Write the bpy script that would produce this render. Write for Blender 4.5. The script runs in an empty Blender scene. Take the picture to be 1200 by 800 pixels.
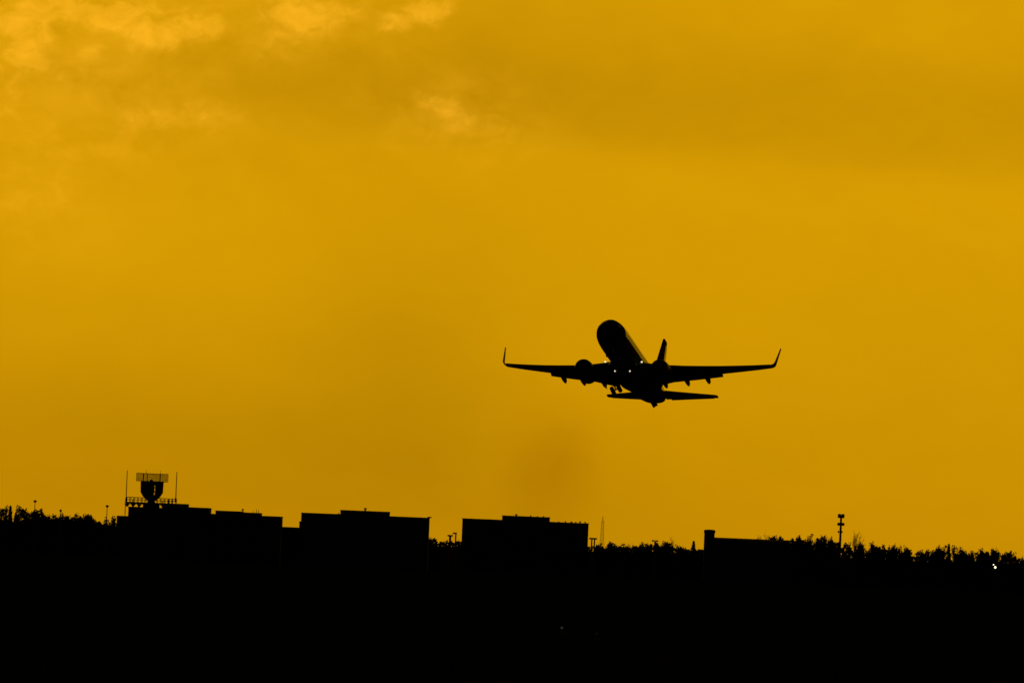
import bpy, bmesh, math, random
from mathutils import Vector, Matrix, noise
R = math.radians
random.seed(7)
S = bpy.context.scene
COL = S.collection

# ------------------------------------------------------------------ camera
LENS, F = 400.0, 13333.3            # 400 mm on a 36 mm wide sensor; pixels of focal length at 1200 px
ROLL, PITCH = R(2.35), math.atan(252 / 13333.3)
CAM_H = 4.0
cam_d = bpy.data.cameras.new('camera'); cam = bpy.data.objects.new('camera', cam_d); COL.objects.link(cam)
cam_d.lens = LENS; cam_d.sensor_width = 36; cam_d.clip_start = 1; cam_d.clip_end = 80000
cam.location = (0, 0, CAM_H)
cam.matrix_world = (Matrix.Translation((0, 0, CAM_H)) @ Matrix.Rotation(PITCH, 4, 'X')
                    @ Matrix.Rotation(-ROLL, 4, 'Y') @ Matrix.Rotation(R(90), 4, 'X'))
cam_d.dof.use_dof = True; cam_d.dof.focus_distance = 1430; cam_d.dof.aperture_fstop = 2.8
S.camera = cam

def unroll(px, py):
    dx, dy = px - 600, 400 - py
    return dx * math.cos(ROLL) - dy * math.sin(ROLL), dx * math.sin(ROLL) + dy * math.cos(ROLL)
def at(px, py, D):
    """world point seen at photo pixel (1200 wide) at ground distance D along +Y"""
    X, Z = unroll(px, py)
    c, s = math.cos(PITCH), math.sin(PITCH)
    v = Vector((X / F, c - s * Z / F, s + c * Z / F))
    v *= D / v.y
    return Vector((v.x, v.y, v.z + CAM_H))
def ang(px, py):
    v = at(px, py, 1000.0) - Vector((0, 0, CAM_H))
    return math.degrees(math.atan2(v.x, v.y)), math.degrees(math.atan2(v.z, math.hypot(v.x, v.y)))

# ------------------------------------------------------------------ sky (world)
SUN_AZ, SUN_EL = R(-8.0), R(4.0)          # low behind the broken cloud, a little to the left
wd = bpy.data.worlds.new('World'); S.world = wd; wd.use_nodes = True
nt = wd.node_tree; nt.nodes.clear()
class V:                                  # tiny expression helper for math nodes
    def __init__(s, sock): s.s = sock
    def _b(a, op, b, rev=False):
        n = nt.nodes.new('ShaderNodeMath'); n.operation = op
        x, y = (b, a) if rev else (a, b)
        for i, q in enumerate((x, y)):
            if isinstance(q, V): nt.links.new(q.s, n.inputs[i])
            else: n.inputs[i].default_value = q
        return V(n.outputs[0])
    def __add__(a, b): return a._b('ADD', b)
    __radd__ = __add__
    def __sub__(a, b): return a._b('SUBTRACT', b)
    def __rsub__(a, b): return a._b('SUBTRACT', b, True)
    def __mul__(a, b): return a._b('MULTIPLY', b)
    __rmul__ = __mul__
    def __truediv__(a, b): return a._b('DIVIDE', b)
    def mn(a, b): return a._b('MINIMUM', b)
    def mx(a, b): return a._b('MAXIMUM', b)
    def fn(a, op):
        n = nt.nodes.new('ShaderNodeMath'); n.operation = op; nt.links.new(a.s, n.inputs[0]); return V(n.outputs[0])
def sstep(v, a, b):
    n = nt.nodes.new('ShaderNodeMapRange'); n.interpolation_type = 'SMOOTHSTEP'
    nt.links.new(v.s, n.inputs[0]); n.inputs[1].default_value = a; n.inputs[2].default_value = b
    return V(n.outputs[0])
tc = nt.nodes.new('ShaderNodeTexCoord')
sx = nt.nodes.new('ShaderNodeSeparateXYZ'); nt.links.new(tc.outputs['Generated'], sx.inputs[0])
dx, dy, dz = (V(sx.outputs[i]) for i in range(3))
AZ = dx._b('ARCTAN2', dy) * (180 / math.pi)       # degrees from straight ahead
EL = dz.fn('ARCSINE') * (180 / math.pi)
def fbm(sa, se, detail, rough, seed, dist=0.0):
    c = nt.nodes.new('ShaderNodeCombineXYZ')
    nt.links.new((AZ * sa + seed).s, c.inputs[0]); nt.links.new((EL * se + seed * 1.7).s, c.inputs[1]); c.inputs[2].default_value = seed
    n = nt.nodes.new('ShaderNodeTexNoise'); n.noise_dimensions = '3D'
    n.inputs['Scale'].default_value = 1.0; n.inputs['Detail'].default_value = detail
    n.inputs['Roughness'].default_value = rough; n.inputs['Distortion'].default_value = dist
    nt.links.new(c.outputs[0], n.inputs['Vector'])
    return V(n.outputs[0]) - 0.5
warpA = fbm(1.6, 2.2, 3, .55, 3.1) * 0.55
warpE = fbm(1.6, 2.2, 3, .55, 9.4) * 0.40
fineA = fbm(5.5, 8.0, 5, .6, 21.0) * 0.26
fineE = fbm(5.5, 8.0, 5, .6, 33.0) * 0.20
WA = AZ + warpA + fineA
WE = EL + warpE + fineE
PXD = 180 / math.pi / F                            # degrees per photo pixel
def blob(px, py, rx, ry, A=None, E=None):
    a, e = ang(px, py); A = A or WA; E = E or WE
    u = (A - a) * (1 / (rx * PXD)); v = (E - e) * (1 / (ry * PXD))
    return ((u * u + v * v) * -0.5).fn('EXPONENT')
SOFT_A, SOFT_E = AZ + warpA * 0.5, EL + warpE * 0.5
big = fbm(0.55, 0.8, 4, .5, 5.0)
mid = fbm(1.3, 2.4, 5, .55, 14.0, .3)
puff = fbm(3.2, 5.0, 6, .58, 40.0, .4)
# long dark stratus bank with a soft lower edge
e_low = ang(600, 172)[1]
slope = (ang(1200, 204)[1] - ang(560, 160)[1]) / (ang(1200, 204)[0] - ang(560, 160)[0])
edge = EL - (AZ * slope + e_low) + warpE * 0.35
bank = sstep(edge, -0.09, 0.14) * sstep(AZ + warpA, -1.9, 0.1) * (1.0 - sstep(edge, 0.25, 1.0) * 0.7)
bright = (1.0
          - 0.07 * (1.0 - sstep(EL, 0.05, 0.95))
          + 0.08 * sstep(EL, 0.3, 1.6)
          + 0.09 * blob(1160, 15, 300, 50, SOFT_A, SOFT_E)
          - 0.095 * bank
          - 0.10 * blob(300, 90, 190, 42)
          - 0.05 * blob(560, 110, 240, 40)
          - 0.03 * blob(900, 110, 260, 50)
          + 0.035 * blob(900, 235, 330, 42, SOFT_A, SOFT_E)
          + 0.05 * blob(1180, 260, 110, 60, SOFT_A, SOFT_E)
          + 0.03 * blob(90, 250, 170, 60, SOFT_A, SOFT_E)
          - 0.13 * blob(490, 410, 90, 130, SOFT_A, SOFT_E)
          - 0.05 * blob(300, 560, 300, 120, SOFT_A, SOFT_E)
          - 0.08 * blob(120, 500, 260, 70, SOFT_A, SOFT_E)
          + 0.05 * blob(1120, 610, 180, 60, SOFT_A, SOFT_E)
          + 0.09 * big + 0.10 * mid + (0.05 + 0.10 * sstep(EL, 1.4, 2.6)) * puff)
# sunlit cloud tops where the deck breaks
curl = fbm(7.5, 9.5, 5, .6, 61.0, .8)
GA, GE = AZ + warpA * .25 + fineA * .75, EL + warpE * .25 + fineE * .75
puffs = [(20, 22, 22, 10, .8), (48, 12, 28, 10, .8), (90, 9, 30, 9, .85), (130, 15, 24, 10, .85), (158, 27, 16, 10, .75), (183, 42, 22, 9, .75), (214, 32, 22, 9, .8), (240, 28, 14, 9, .75), (175, 8, 50, 8, .45),
         (29, 46, 13, 14, .7), (32, 70, 17, 10, .8), (52, 36, 14, 18, .6), (112, 62, 16, 12, .35), (80, 84, 40, 10, .25), (335, 14, 18, 14, .6), (362, 20, 24, 14, .7), (395, 12, 22, 12, .45), (322, 52, 22, 16, .35),
         (470, 24, 16, 9, .6), (494, 14, 20, 10, .65), (515, 6, 16, 7, .4), (506, 120, 14, 8, .55), (522, 130, 20, 10, .5), (535, 146, 24, 14, .35), (582, 160, 20, 18, .3), (168, 136, 26, 16, .35), (240, 138, 36, 14, .28), (8, 106, 22, 26, .38), (70, 175, 60, 12, .22), (30, 230, 70, 50, .2)]
glow_mask = V(blob(puffs[0][0], puffs[0][1], puffs[0][2] * 1.15, puffs[0][3] * 1.25, GA, GE).s) * puffs[0][4]
for q in puffs[1:]: glow_mask = glow_mask.mx(blob(q[0], q[1], q[2] * 1.15, q[3] * 1.25, GA, GE) * q[4])
field = glow_mask * (1.0 + puff * 1.0 + curl * 1.6)
veil = 0.9 * blob(90, 55, 120, 55) + 0.7 * blob(370, 25, 90, 32) + 0.6 * blob(520, 135, 70, 30) + 0.45 * blob(190, 145, 90, 28) + 0.4 * blob(40, 230, 90, 60) + 0.35 * blob(585, 165, 50, 30)
lit = (sstep(field, 0.10, 0.68) * (0.64 + curl * 1.3)).mx(0.0) + (veil * (0.29 + puff * 0.9 + curl * 0.7 + mid * 0.4)).mx(0.0)
# the afterglow is confined to the sunset side of the sky: dusk everywhere else
da = AZ * (1 / 30.0); de = EL * (1 / 10.0)
dusk = ((da * da + de * de) * -0.5).fn('EXPONENT')
near = bright * dusk
comb = nt.nodes.new('ShaderNodeCombineXYZ')
base = (0.585, 0.287, 0.0006); hi = (0.27, 0.125, 0.010)
for i in range(3):
    ch = near * base[i] + lit * dusk * hi[i]
    if i == 1: ch = ch * (0.945 + 0.055 * sstep(EL, 0.0, 1.3))          # redder towards the horizon
    nt.links.new(ch.mx(0.0).s, comb.inputs[i])
bgc = nt.nodes.new('ShaderNodeBackground'); nt.links.new(comb.outputs[0], bgc.inputs[0]); bgc.inputs[1].default_value = 1.0
sky = nt.nodes.new('ShaderNodeTexSky'); sky.sky_type = 'NISHITA'; sky.sun_disc = False
sky.sun_elevation = SUN_EL; sky.sun_rotation = SUN_AZ; sky.dust_density = 4.0
tint = nt.nodes.new('ShaderNodeMix'); tint.data_type = 'RGBA'; tint.blend_type = 'MULTIPLY'; tint.inputs[0].default_value = 1
nt.links.new(sky.outputs[0], tint.inputs[6]); tint.inputs[7].default_value = (1.0, 0.62, 0.03, 1)   # warm photographic white balance
bgs = nt.nodes.new('ShaderNodeBackground'); nt.links.new(tint.outputs[2], bgs.inputs[0]); bgs.inputs[1].default_value = 0.0015
add = nt.nodes.new('ShaderNodeAddShader'); nt.links.new(bgs.outputs[0], add.inputs[0]); nt.links.new(bgc.outputs[0], add.inputs[1])
wo = nt.nodes.new('ShaderNodeOutputWorld'); nt.links.new(add.outputs[0], wo.inputs[0])

# ------------------------------------------------------------------ sun: veiled and low behind everything
sl = bpy.data.lights.new('sun', 'SUN'); sl.energy = 0.04; sl.angle = R(6); sl.color = (1.0, .72, .3)
so = bpy.data.objects.new('sun', sl); COL.objects.link(so)
to_sun = Vector((math.sin(SUN_AZ) * math.cos(SUN_EL), math.cos(SUN_AZ) * math.cos(SUN_EL), math.sin(SUN_EL)))
so.rotation_euler = to_sun.to_track_quat('Z', 'Y').to_euler()
vs = S.view_settings; vs.view_transform = 'Standard'; vs.look = 'None'; vs.exposure = 0; vs.gamma = 1; vs.use_curve_mapping = False

# ------------------------------------------------------------------ materials
def mat(name, c, rough=.6, c2=None, scale=.4, metal=0.0, spec=.3, coat=0.0, bump=0.0):
    m = bpy.data.materials.new(name); m.use_nodes = True; t = m.node_tree
    b = t.nodes['Principled BSDF']; b.inputs['Roughness'].default_value = rough; b.inputs['Metallic'].default_value = metal
    b.inputs['Specular IOR Level'].default_value = spec; b.inputs['Coat Weight'].default_value = coat
    g = t.nodes.new('ShaderNodeTexCoord'); n = t.nodes.new('ShaderNodeTexNoise'); n.inputs['Scale'].default_value = scale; n.inputs['Detail'].default_value = 6
    t.links.new(g.outputs['Object'], n.inputs['Vector'])
    r = t.nodes.new('ShaderNodeValToRGB'); c2 = c2 or tuple(v * .7 for v in c)
    r.color_ramp.elements[0].position = .3; r.color_ramp.elements[1].position = .7
    r.color_ramp.elements[0].color = (*c2, 1); r.color_ramp.elements[1].color = (*c, 1)
    t.links.new(n.outputs[0], r.inputs[0]); t.links.new(r.outputs[0], b.inputs['Base Color'])
    if bump:
        bp = t.nodes.new('ShaderNodeBump'); bp.inputs['Strength'].default_value = bump
        t.links.new(n.outputs[0], bp.inputs['Height']); t.links.new(bp.outputs[0], b.inputs['Normal'])
    return m
def emit(name, c, s):
    m = bpy.data.materials.new(name); m.use_nodes = True; t = m.node_tree; b = t.nodes['Principled BSDF']
    b.inputs['Base Color'].default_value = (.6, .6, .6, 1); b.inputs['Emission Color'].default_value = (*c, 1); b.inputs['Emission Strength'].default_value = s
    return m
M = dict(
    grass=mat('airfield_grass', (.045, .06, .02), 1, (.03, .04, .018), .02, spec=0),
    hill=mat('scrub_rise', (.035, .045, .018), 1, (.02, .03, .012), .05, spec=0),
    leaf=mat('leaves', (.05, .07, .025), .9, (.035, .05, .02), .6, spec=.05),
    needle=mat('needles', (.035, .055, .025), .9, (.025, .04, .02), .6, spec=.05),
    bark=mat('bark', (.06, .045, .03), .95, None, 2, spec=.05),
    render=mat('weathered_cladding', (.2, .19, .17), .85, (.15, .14, .13), .15, spec=.1),
    brick=mat('brick', (.2, .12, .09), .9, (.14, .09, .07), .6, spec=.1),
    felt=mat('roof_felt', (.05, .05, .05), .95, None, .5, spec=.1),
    glass=mat('window_glass', (.02, .025, .03), .15, None, 1, spec=.5),
    steel=mat('galvanised_steel', (.18, .18, .18), .6, (.12, .12, .12), 1.5, metal=.3, spec=.2),
    dark=mat('dark_paint', (.04, .04, .045), .7, None, 1, spec=.2),
    redw=mat('radar_paint', (.25, .1, .05), .7, (.2, .08, .04), 1, spec=.2),
    radome=mat('radome_paint', (.03, .03, .04), .85, None, .5, spec=.03),
    hull=mat('fuselage_paint', (.05, .055, .08), .38, (.045, .05, .07), .3, spec=.22),
    wing=mat('wing_paint', (.10, .10, .11), .45, (.08, .08, .09), .6, spec=.25),
    nacelle=mat('nacelle_paint', (.07, .07, .09), .4, None, .6, spec=.3),
    fan=mat('titanium_fan', (.08, .08, .08), .5, None, 3, metal=.6, spec=.2),
    sky_sheen=mat('rudder_sky_sheen', (.6, .6, .56), .14, (.56, .56, .52), .5, spec=.8),  # sky reflected on the fin's aft part, put into a light rudder colour
    tyre=mat('rubber', (.02, .02, .02), .9, None, 4, spec=.1),
    lens=emit('landing_light_lens', (1, .84, .5), 1.35),
    flood=emit('floodlight_lens', (1, .86, .5), 2.2),
    edge=emit('edge_light_lens', (1, .97, .9), .04),
    edge2=emit('edge_light_dim_lens', (1, .97, .9), .004),
)
# dark fuselage paint; sky reflection along the cabin put into a light glossy stripe
t_ = M['hull'].node_tree; p_ = t_.nodes['Principled BSDF']; g_ = t_.nodes.new('ShaderNodeTexCoord'); z_ = t_.nodes.new('ShaderNodeSeparateXYZ'); t_.links.new(g_.outputs['Object'], z_.inputs[0])
sheen_band = t_.nodes.new('ShaderNodeValToRGB'); sheen_band.color_ramp.interpolation = 'CONSTANT'; zn = t_.nodes.new('ShaderNodeMapRange'); zn.inputs[1].default_value = -2; zn.inputs[2].default_value = 2
t_.links.new(z_.outputs[2], zn.inputs[0]); t_.links.new(zn.outputs[0], sheen_band.inputs[0])
el = sheen_band.color_ramp.elements; el[0].position = 0; el[0].color = (0, 0, 0, 1); el[1].position = (2 - .05) / 4; el[1].color = (1, 1, 1, 1); e3 = el.new((2 + 1.17) / 4); e3.color = (0, 0, 0, 1)
mx_ = t_.nodes.new('ShaderNodeMix'); mx_.data_type = 'RGBA'; t_.links.new(sheen_band.outputs[0], mx_.inputs[0]); t_.links.new(p_.inputs['Base Color'].links[0].from_socket, mx_.inputs[6]); mx_.inputs[7].default_value = (.62, .62, .58, 1)
t_.links.new(mx_.outputs[2], p_.inputs['Base Color'])
for nm_, lo_, hi_v in (('Roughness', .7, .12), ('Specular IOR Level', .06, .8)):
    q_ = t_.nodes.new('ShaderNodeMapRange'); q_.inputs[3].default_value = lo_; q_.inputs[4].default_value = hi_v; t_.links.new(sheen_band.outputs[0], q_.inputs[0]); t_.links.new(q_.outputs[0], p_.inputs[nm_])
# ------------------------------------------------------------------ builders
def link(name, bm, m, parent=None, smooth=False, loc=None):
    me = bpy.data.meshes.new(name); bmesh.ops.recalc_face_normals(bm, faces=bm.faces[:]); bm.to_mesh(me); bm.free()
    me.materials.append(m)
    if smooth: me.polygons.foreach_set('use_smooth', [True] * len(me.polygons))
    o = bpy.data.objects.new(name, me); COL.objects.link(o)
    if parent: o.parent = parent
    if loc is not None: o.location = loc
    return o
def tag(o, label=None, cat=None, group=None, kind=None):
    for k, v in (('label', label), ('category', cat), ('group', group), ('kind', kind)):
        if v: o[k] = v
    return o
def thing(name, label, cat, loc=(0, 0, 0), group=None):
    o = bpy.data.objects.new(name, None); COL.objects.link(o); o.location = loc; o.empty_display_size = .5
    return tag(o, label, cat, group)
def copy_tree(o, parent=None):
    c = o.copy(); COL.objects.link(c)
    if parent: c.parent = parent
    for ch in list(o.children): copy_tree(ch, c)
    return c
def box(bm, a, b):
    x0, y0, z0 = a; x1, y1, z1 = b
    v = [bm.verts.new(p) for p in ((x0, y0, z0), (x1, y0, z0), (x1, y1, z0), (x0, y1, z0), (x0, y0, z1), (x1, y0, z1), (x1, y1, z1), (x0, y1, z1))]
    for f in ((3, 2, 1, 0), (4, 5, 6, 7), (0, 1, 5, 4), (1, 2, 6, 5), (2, 3, 7, 6), (3, 0, 4, 7)): bm.faces.new([v[i] for i in f])
def loft(bm, rings, cap=True):
    vr = [[bm.verts.new(p) for p in r] for r in rings]; n = len(vr[0])
    for a, b in zip(vr, vr[1:]):
        for i in range(n): bm.faces.new((a[i], a[(i + 1) % n], b[(i + 1) % n], b[i]))
    if cap: bm.faces.new(vr[0][::-1]); bm.faces.new(vr[-1])
def tube(bm, p0, p1, r0, r1=None, n=6):
    p0, p1 = Vector(p0), Vector(p1); r1 = r0 if r1 is None else r1
    q = (p1 - p0).to_track_quat('Z', 'Y').to_matrix()
    loft(bm, [[p + q @ Vector((math.cos(2 * math.pi * i / n) * r, math.sin(2 * math.pi * i / n) * r, 0)) for i in range(n)] for p, r in ((p0, r0), (p1, r1))])
def lathe(bm, prof, axis='Z', n=20, cx=(0, 0, 0), sx=1.0, sz=1.0):
    rings = []
    for t, r in prof:
        ring = []
        for i in range(n):
            a = 2 * math.pi * i / n; u, v = math.cos(a) * r, math.sin(a) * r
            ring.append(Vector(cx) + (Vector((u, v, t)) if axis == 'Z' else Vector((u * sx, t, v * sz)) if axis == 'Y' else Vector((t, u, v))))
        rings.append(ring)
    loft(bm, rings)
NB = bmesh.new

# ------------------------------------------------------------------ ground, rise
bm = NB(); s_ = 40000
for p in ((-s_, -2000, 0), (s_, -2000, 0), (s_, 60000, 0), (-s_, 60000, 0)): bm.verts.new(p)
bm.faces.new(bm.verts[:]); tag(link('ground', bm, M['grass']), kind='structure')
WOOD = [(-300, 9.4), (-40, 9.4), (5, 9.0), (22, 8.5), (40, 8.9), (70, 8.9), (135, 8.6), (160, 7.2), (480, 7.2), (505, 7.7), (700, 7.8), (760, 8.3), (820, 8.3), (860, 9.0), (900, 10.9), (930, 11.2), (975, 10.8), (1010, 9.2), (1100, 8.8), (1200, 8.2), (1500, 8.5)]
def wood_top(x):
    q = x / 3130 * F + 600
    for (a, h0), (c, h1) in zip(WOOD, WOOD[1:]):
        if a <= q <= c: return h0 + (h1 - h0) * (q - a) / (c - a)
    return 9.0
bm = NB(); nx, ny = 300, 8; grid = []
for j in range(ny + 1):
    row = []; y = 3162 + 600 * j / ny
    for i in range(nx + 1):
        x = -900 + 1800 * i / nx
        h = (wood_top(x) - 1.5 + .5 * noise.noise((x * .05, y * .01, 0))) if 0 < j < 5 else (-.6 if j == 0 or j == ny else 6.0 - j * .6)
        row.append(bm.verts.new((x, y, h)))
    grid.append(row)
for j in range(ny):
    for i in range(nx): bm.faces.new((grid[j][i], grid[j][i + 1], grid[j + 1][i + 1], grid[j + 1][i]))
tag(link('hill', bm, M['hill'], smooth=True), kind='structure')

# ------------------------------------------------------------------ trees
def rnd(a, b): return random.uniform(a, b)
def leaf(bm, c, s):
    d = Vector((rnd(-1, 1), rnd(-1, 1), rnd(-1, 1))).normalized(); e = d.orthogonal().normalized(); f = d.cross(e)
    t = rnd(0, 6.28); e, f = e * math.cos(t) + f * math.sin(t), f * math.cos(t) - e * math.sin(t)
    a = s * rnd(.6, 1.2); b = a * rnd(.4, .7)
    bm.faces.new([bm.verts.new(c + q) for q in (-e * a, f * b - e * a * .1, e * a, -f * b + e * a * .1)])
def limbs(bm, p, d, L, r, depth, tips, spread=.55):
    q = p + d * L; tube(bm, p, q, r, r * .62, 5 if depth > 2 else 3); tips.append(q)
    if depth == 0: return
    for k in range(3 if depth > 1 else random.choice((2, 3))):
        nd = (d + Vector((rnd(-1, 1), rnd(-1, 1), rnd(-.35, .8))) * spread).normalized()
        limbs(bm, p + d * L * rnd(.55, 1), nd, L * rnd(.6, .82), r * .58, depth - 1, tips, spread)
# every prototype stands 1 unit high per 10 m: real height 10 m, scaled per tree
def proto_round(kind):
    t = thing('broadleaf_tree', 'x', 'tree'); b = NB(); tips = []
    tube(b, (0, 0, 0), (rnd(-.2, .2), 0, 3.0), .24, .17, 7)
    for k in range(4): limbs(b, Vector((0, 0, 2.2 + .3 * k)), Vector((rnd(-.7, .7), rnd(-.7, .7), 1)).normalized(), rnd(2.2, 2.7), .12, 2, tips)
    zm = max(v.z for v in tips); k = 9.3 / zm
    bmesh.ops.scale(b, vec=(1, 1, k), verts=b.verts[:]); tips = [Vector((v.x, v.y, v.z * k)) for v in tips]
    link('trunk', b, M['bark'], t); c = NB()
    for q in tips:
        rr = rnd(.45, .95)
        for i in range(int(46 * rr * kind)):
            d = Vector((random.gauss(0, 1), random.gauss(0, 1), random.gauss(0, .8))).normalized() * rr * rnd(.2, 1.05); leaf(c, q + d, rnd(.2, .4))
    for i in range(1500):                                       # skirt of lower foliage and undergrowth
        a = rnd(0, 6.28); r = 2.3 * math.sqrt(rnd(0, 1)); leaf(c, Vector((math.cos(a) * r, math.sin(a) * r, rnd(.2, 8.6 - r * 1.5))), rnd(.26, .5))
    link('crown', c, M['leaf'], t); return t
def proto_conifer():
    t = thing('conifer', 'x', 'tree'); b = NB(); tube(b, (0, 0, 0), (0, 0, 9.8), .2, .02, 6); link('trunk', b, M['bark'], t); c = NB()
    z = .8
    while z < 9.9:
        w = 1.9 * (1 - z / 10.4) ** .7 + .12
        for k in range(int(12 + w * 7)):
            a = rnd(0, 6.28); L = w * rnd(.55, 1.1)
            for i in range(int(4 + L * 7)):
                u = L * (i + .5) / (4 + L * 7); leaf(c, Vector((math.cos(a) * u, math.sin(a) * u, z - u * .25 + rnd(-.12, .12))), rnd(.16, .34))
        z += rnd(.28, .42)
    link('crown', c, M['needle'], t); return t
def proto_bare():
    t = thing('bare_tree', 'x', 'tree'); b = NB(); tips = []; tube(b, (0, 0, 0), (0, 0, 4.0), .22, .16, 7); link('trunk', b, M['bark'], t)
    b = NB()
    for k in range(5): limbs(b, Vector((0, 0, 3.0 + .35 * k)), Vector((rnd(-.6, .6), rnd(-.6, .6), 1)).normalized(), rnd(1.9, 2.5), .12, 3, tips, .5)
    zm = max(v.z for v in tips); bmesh.ops.scale(b, vec=(1, 1, 9.9 / zm), verts=b.verts[:])
    tips = [Vector((v.x, v.y, v.z * 9.9 / zm)) for v in tips]
    for q in tips:
        for i in range(3): leaf(b, q + Vector((rnd(-.3, .3), rnd(-.3, .3), rnd(-.3, .3))), rnd(.06, .14))
    for i in range(420):
        a = rnd(0, 6.28); r = 1.6 * math.sqrt(rnd(0, 1)); leaf(b, Vector((math.cos(a) * r, math.sin(a) * r, rnd(.2, 5.4 - r))), rnd(.18, .36))
    link('crown', b, M['bark'], t); return t
P = {'r': [proto_round(1.0) for _ in range(4)], 's': [proto_round(.35) for _ in range(3)], 'c': [proto_conifer() for _ in range(3)], 'b': [proto_bare() for _ in range(3)]}
used = set()
def tree(px, py, wpx, kind, label, group=None, D=None):
    D = D or rnd(2780, 3080); p = at(px, py, D); pr = random.choice(P[kind])
    if pr.name in used: t = copy_tree(pr)
    else: used.add(pr.name); t = pr
    w = wpx * D / F / {'r': 5.0, 's': 5.0, 'c': 3.2, 'b': 4.2}[kind]
    t.location = (p.x, D, 0); t.scale = (w, w, p.z / 9.9); t.rotation_euler.z = rnd(0, 6.28)
    tag(t, label, 'tree', group); t['group'] = group or ''
    if not group: del t['group']
    return t
GL = ('dark leafy tree in the ragged treeline left of the radar building', 'leafy trees left of the radar building')
GM = ('low dark tree between the rough-edged flat building and the small chimney block', 'low trees right of the flat buildings')
GR = ('dark bushy tree in the sloping treeline right of the cell tower', 'bushy trees right of the cell tower')
GB = ('dark bushy tree rising just behind the long low building with the chimney block', 'trees behind the long low building')
GS = ('thin see-through tree among the bushes right of the cell tower', 'thin trees right of the cell tower')
for a in [(-1, 592.7, 14, 'r', 'tall dark leafy tree cut by the left edge of the picture'),
          (12.5, 591.5, 11, 'c', 'narrow pointed tree, tallest spike at the far left of the treeline'),
          (19, 599, 9, 'c', 'small pointed tree just right of the tall narrow one at far left'),
          (32.5, 593.5, 21, 'r', 'broad leafy tree standing under the mushroom-headed lamp post at far left')]: tree(*a)
for a in [(39, 595.5, 18), (45, 599, 14), (52, 603, 17), (63, 602.5, 18), (69, 604.5, 14), (77, 605, 16), (83, 602, 15), (90, 601.5, 15), (94.5, 605, 14), (101, 602.3, 15), (105, 603, 14), (110, 605.5, 15), (118, 607.5, 15)]:
    tree(*a, 'r', *GL)
tree(129, 602.5, 14, 's', 'sparse thin-leaved tree right beside the last left lamp post')
tree(135, 604.5, 14, 's', 'sparse thin-leaved tree touching the left wall of the radar building')
tree(508.5, 630, 15, 'r', 'small round tree against the right wall of the building with rooftop penthouse')
tree(517, 635, 15, 's', 'small sparse tree left of the two floodlight poles between two flat buildings')
tree(539, 632, 9, 's', 'wispy tree touching the left wall of the rough-edged flat building')
for a in [(702, 635, 14), (712, 633, 14), (734, 634.5, 16), (772, 636, 16), (797, 637, 16), (806, 640, 16)]: tree(*a, 's', *GM)
tree(722, 634.3, 13, 'r', 'compact dark tree a little right of the faint lattice mast')
tree(743, 636.5, 15, 'b', 'forked bare tree left of the double-armed lamp among low trees')
tree(754, 635, 13, 'r', 'pointed dark bush between the forked bare tree and the double-armed lamp')
tree(763, 634, 13, 'r', 'dark bush directly left of the double-armed lamp pole')
tree(789, 627.5, 11, 'b', 'thin bare tree standing tallest between the faint mast and the chimney block')
tree(784, 634.5, 20, 'r', 'wide dark tree under the tall thin bare one')
tree(813, 634, 12, 'c', 'small pointed tree left of the chimney block')
tree(887, 628.5, 11, 's', 'faint thin tree showing above the roof, first from the chimney block')
tree(895, 623.5, 12, 'b', 'bare tree poking up above the middle of the long low roof')
for a in [(904, 627.5, 18), (917, 628.5, 18), (927, 626.5, 18), (936, 630, 18), (957, 628, 16), (963.5, 627.5, 16), (973, 630, 16), (980, 635, 15)]: tree(*a, 'r', *GB)
tree(946, 621.5, 13, 's', 'tallest sparse tree behind the right end of the long low building')
tree(1000, 622, 17, 'b', 'bare branching tree immediately right of the cell tower')
for a in [(992, 635.5, 14), (1009, 635, 15), (1021, 635.5, 15), (1028, 639, 14), (1035, 637.5, 12), (1043, 640, 14), (1056, 639.5, 16), (1066, 642, 16), (1092, 644, 16), (1099, 640, 16), (1130, 646.5, 18), (1140, 645, 16), (1149, 643, 16), (1157, 642.3, 16), (1163, 645, 16), (1178, 645, 14), (1190, 648, 14), (1199, 653, 14), (1210, 655, 16), (1222, 655, 18)]: tree(*a, 'r', *GR)
for a in [(1050, 636.5, 15), (1061, 638, 14), (1076.5, 642.5, 15), (1084, 641.5, 13), (1103, 635.5, 14), (1122, 637, 15), (1126, 640, 13), (1169, 641.5, 14), (1185, 644, 12)]: tree(*a, 's', *GS)
tree(1112, 637.5, 11, 'c', 'stubby pointed tree between two thin trees near the right floodlight')
for a in [(-12, 594, 20), (-26, 597, 22), (-40, 593, 22)]: tree(*a, 'r', *GL)
# the continuous wood behind them, one dark mass
bm = NB()
for i in range(30000):
    x = rnd(-200, 200); y = rnd(3100, 3160)
    top = wood_top(x) - .4 + .9 * noise.noise((x * .08, 0, 3)) + 1.1 * noise.noise((x * .3, 0, 9)) + .8 * noise.noise((x * .9, 1, 2))
    leaf(bm, Vector((x, y, top * (1 - rnd(0, 1) ** 1.5 * .75))), rnd(.35, .85))
tag(link('distant_wood', bm, M['leaf']), 'low continuous dark wood filling the horizon behind all the buildings', 'wood', kind='stuff')

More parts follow.
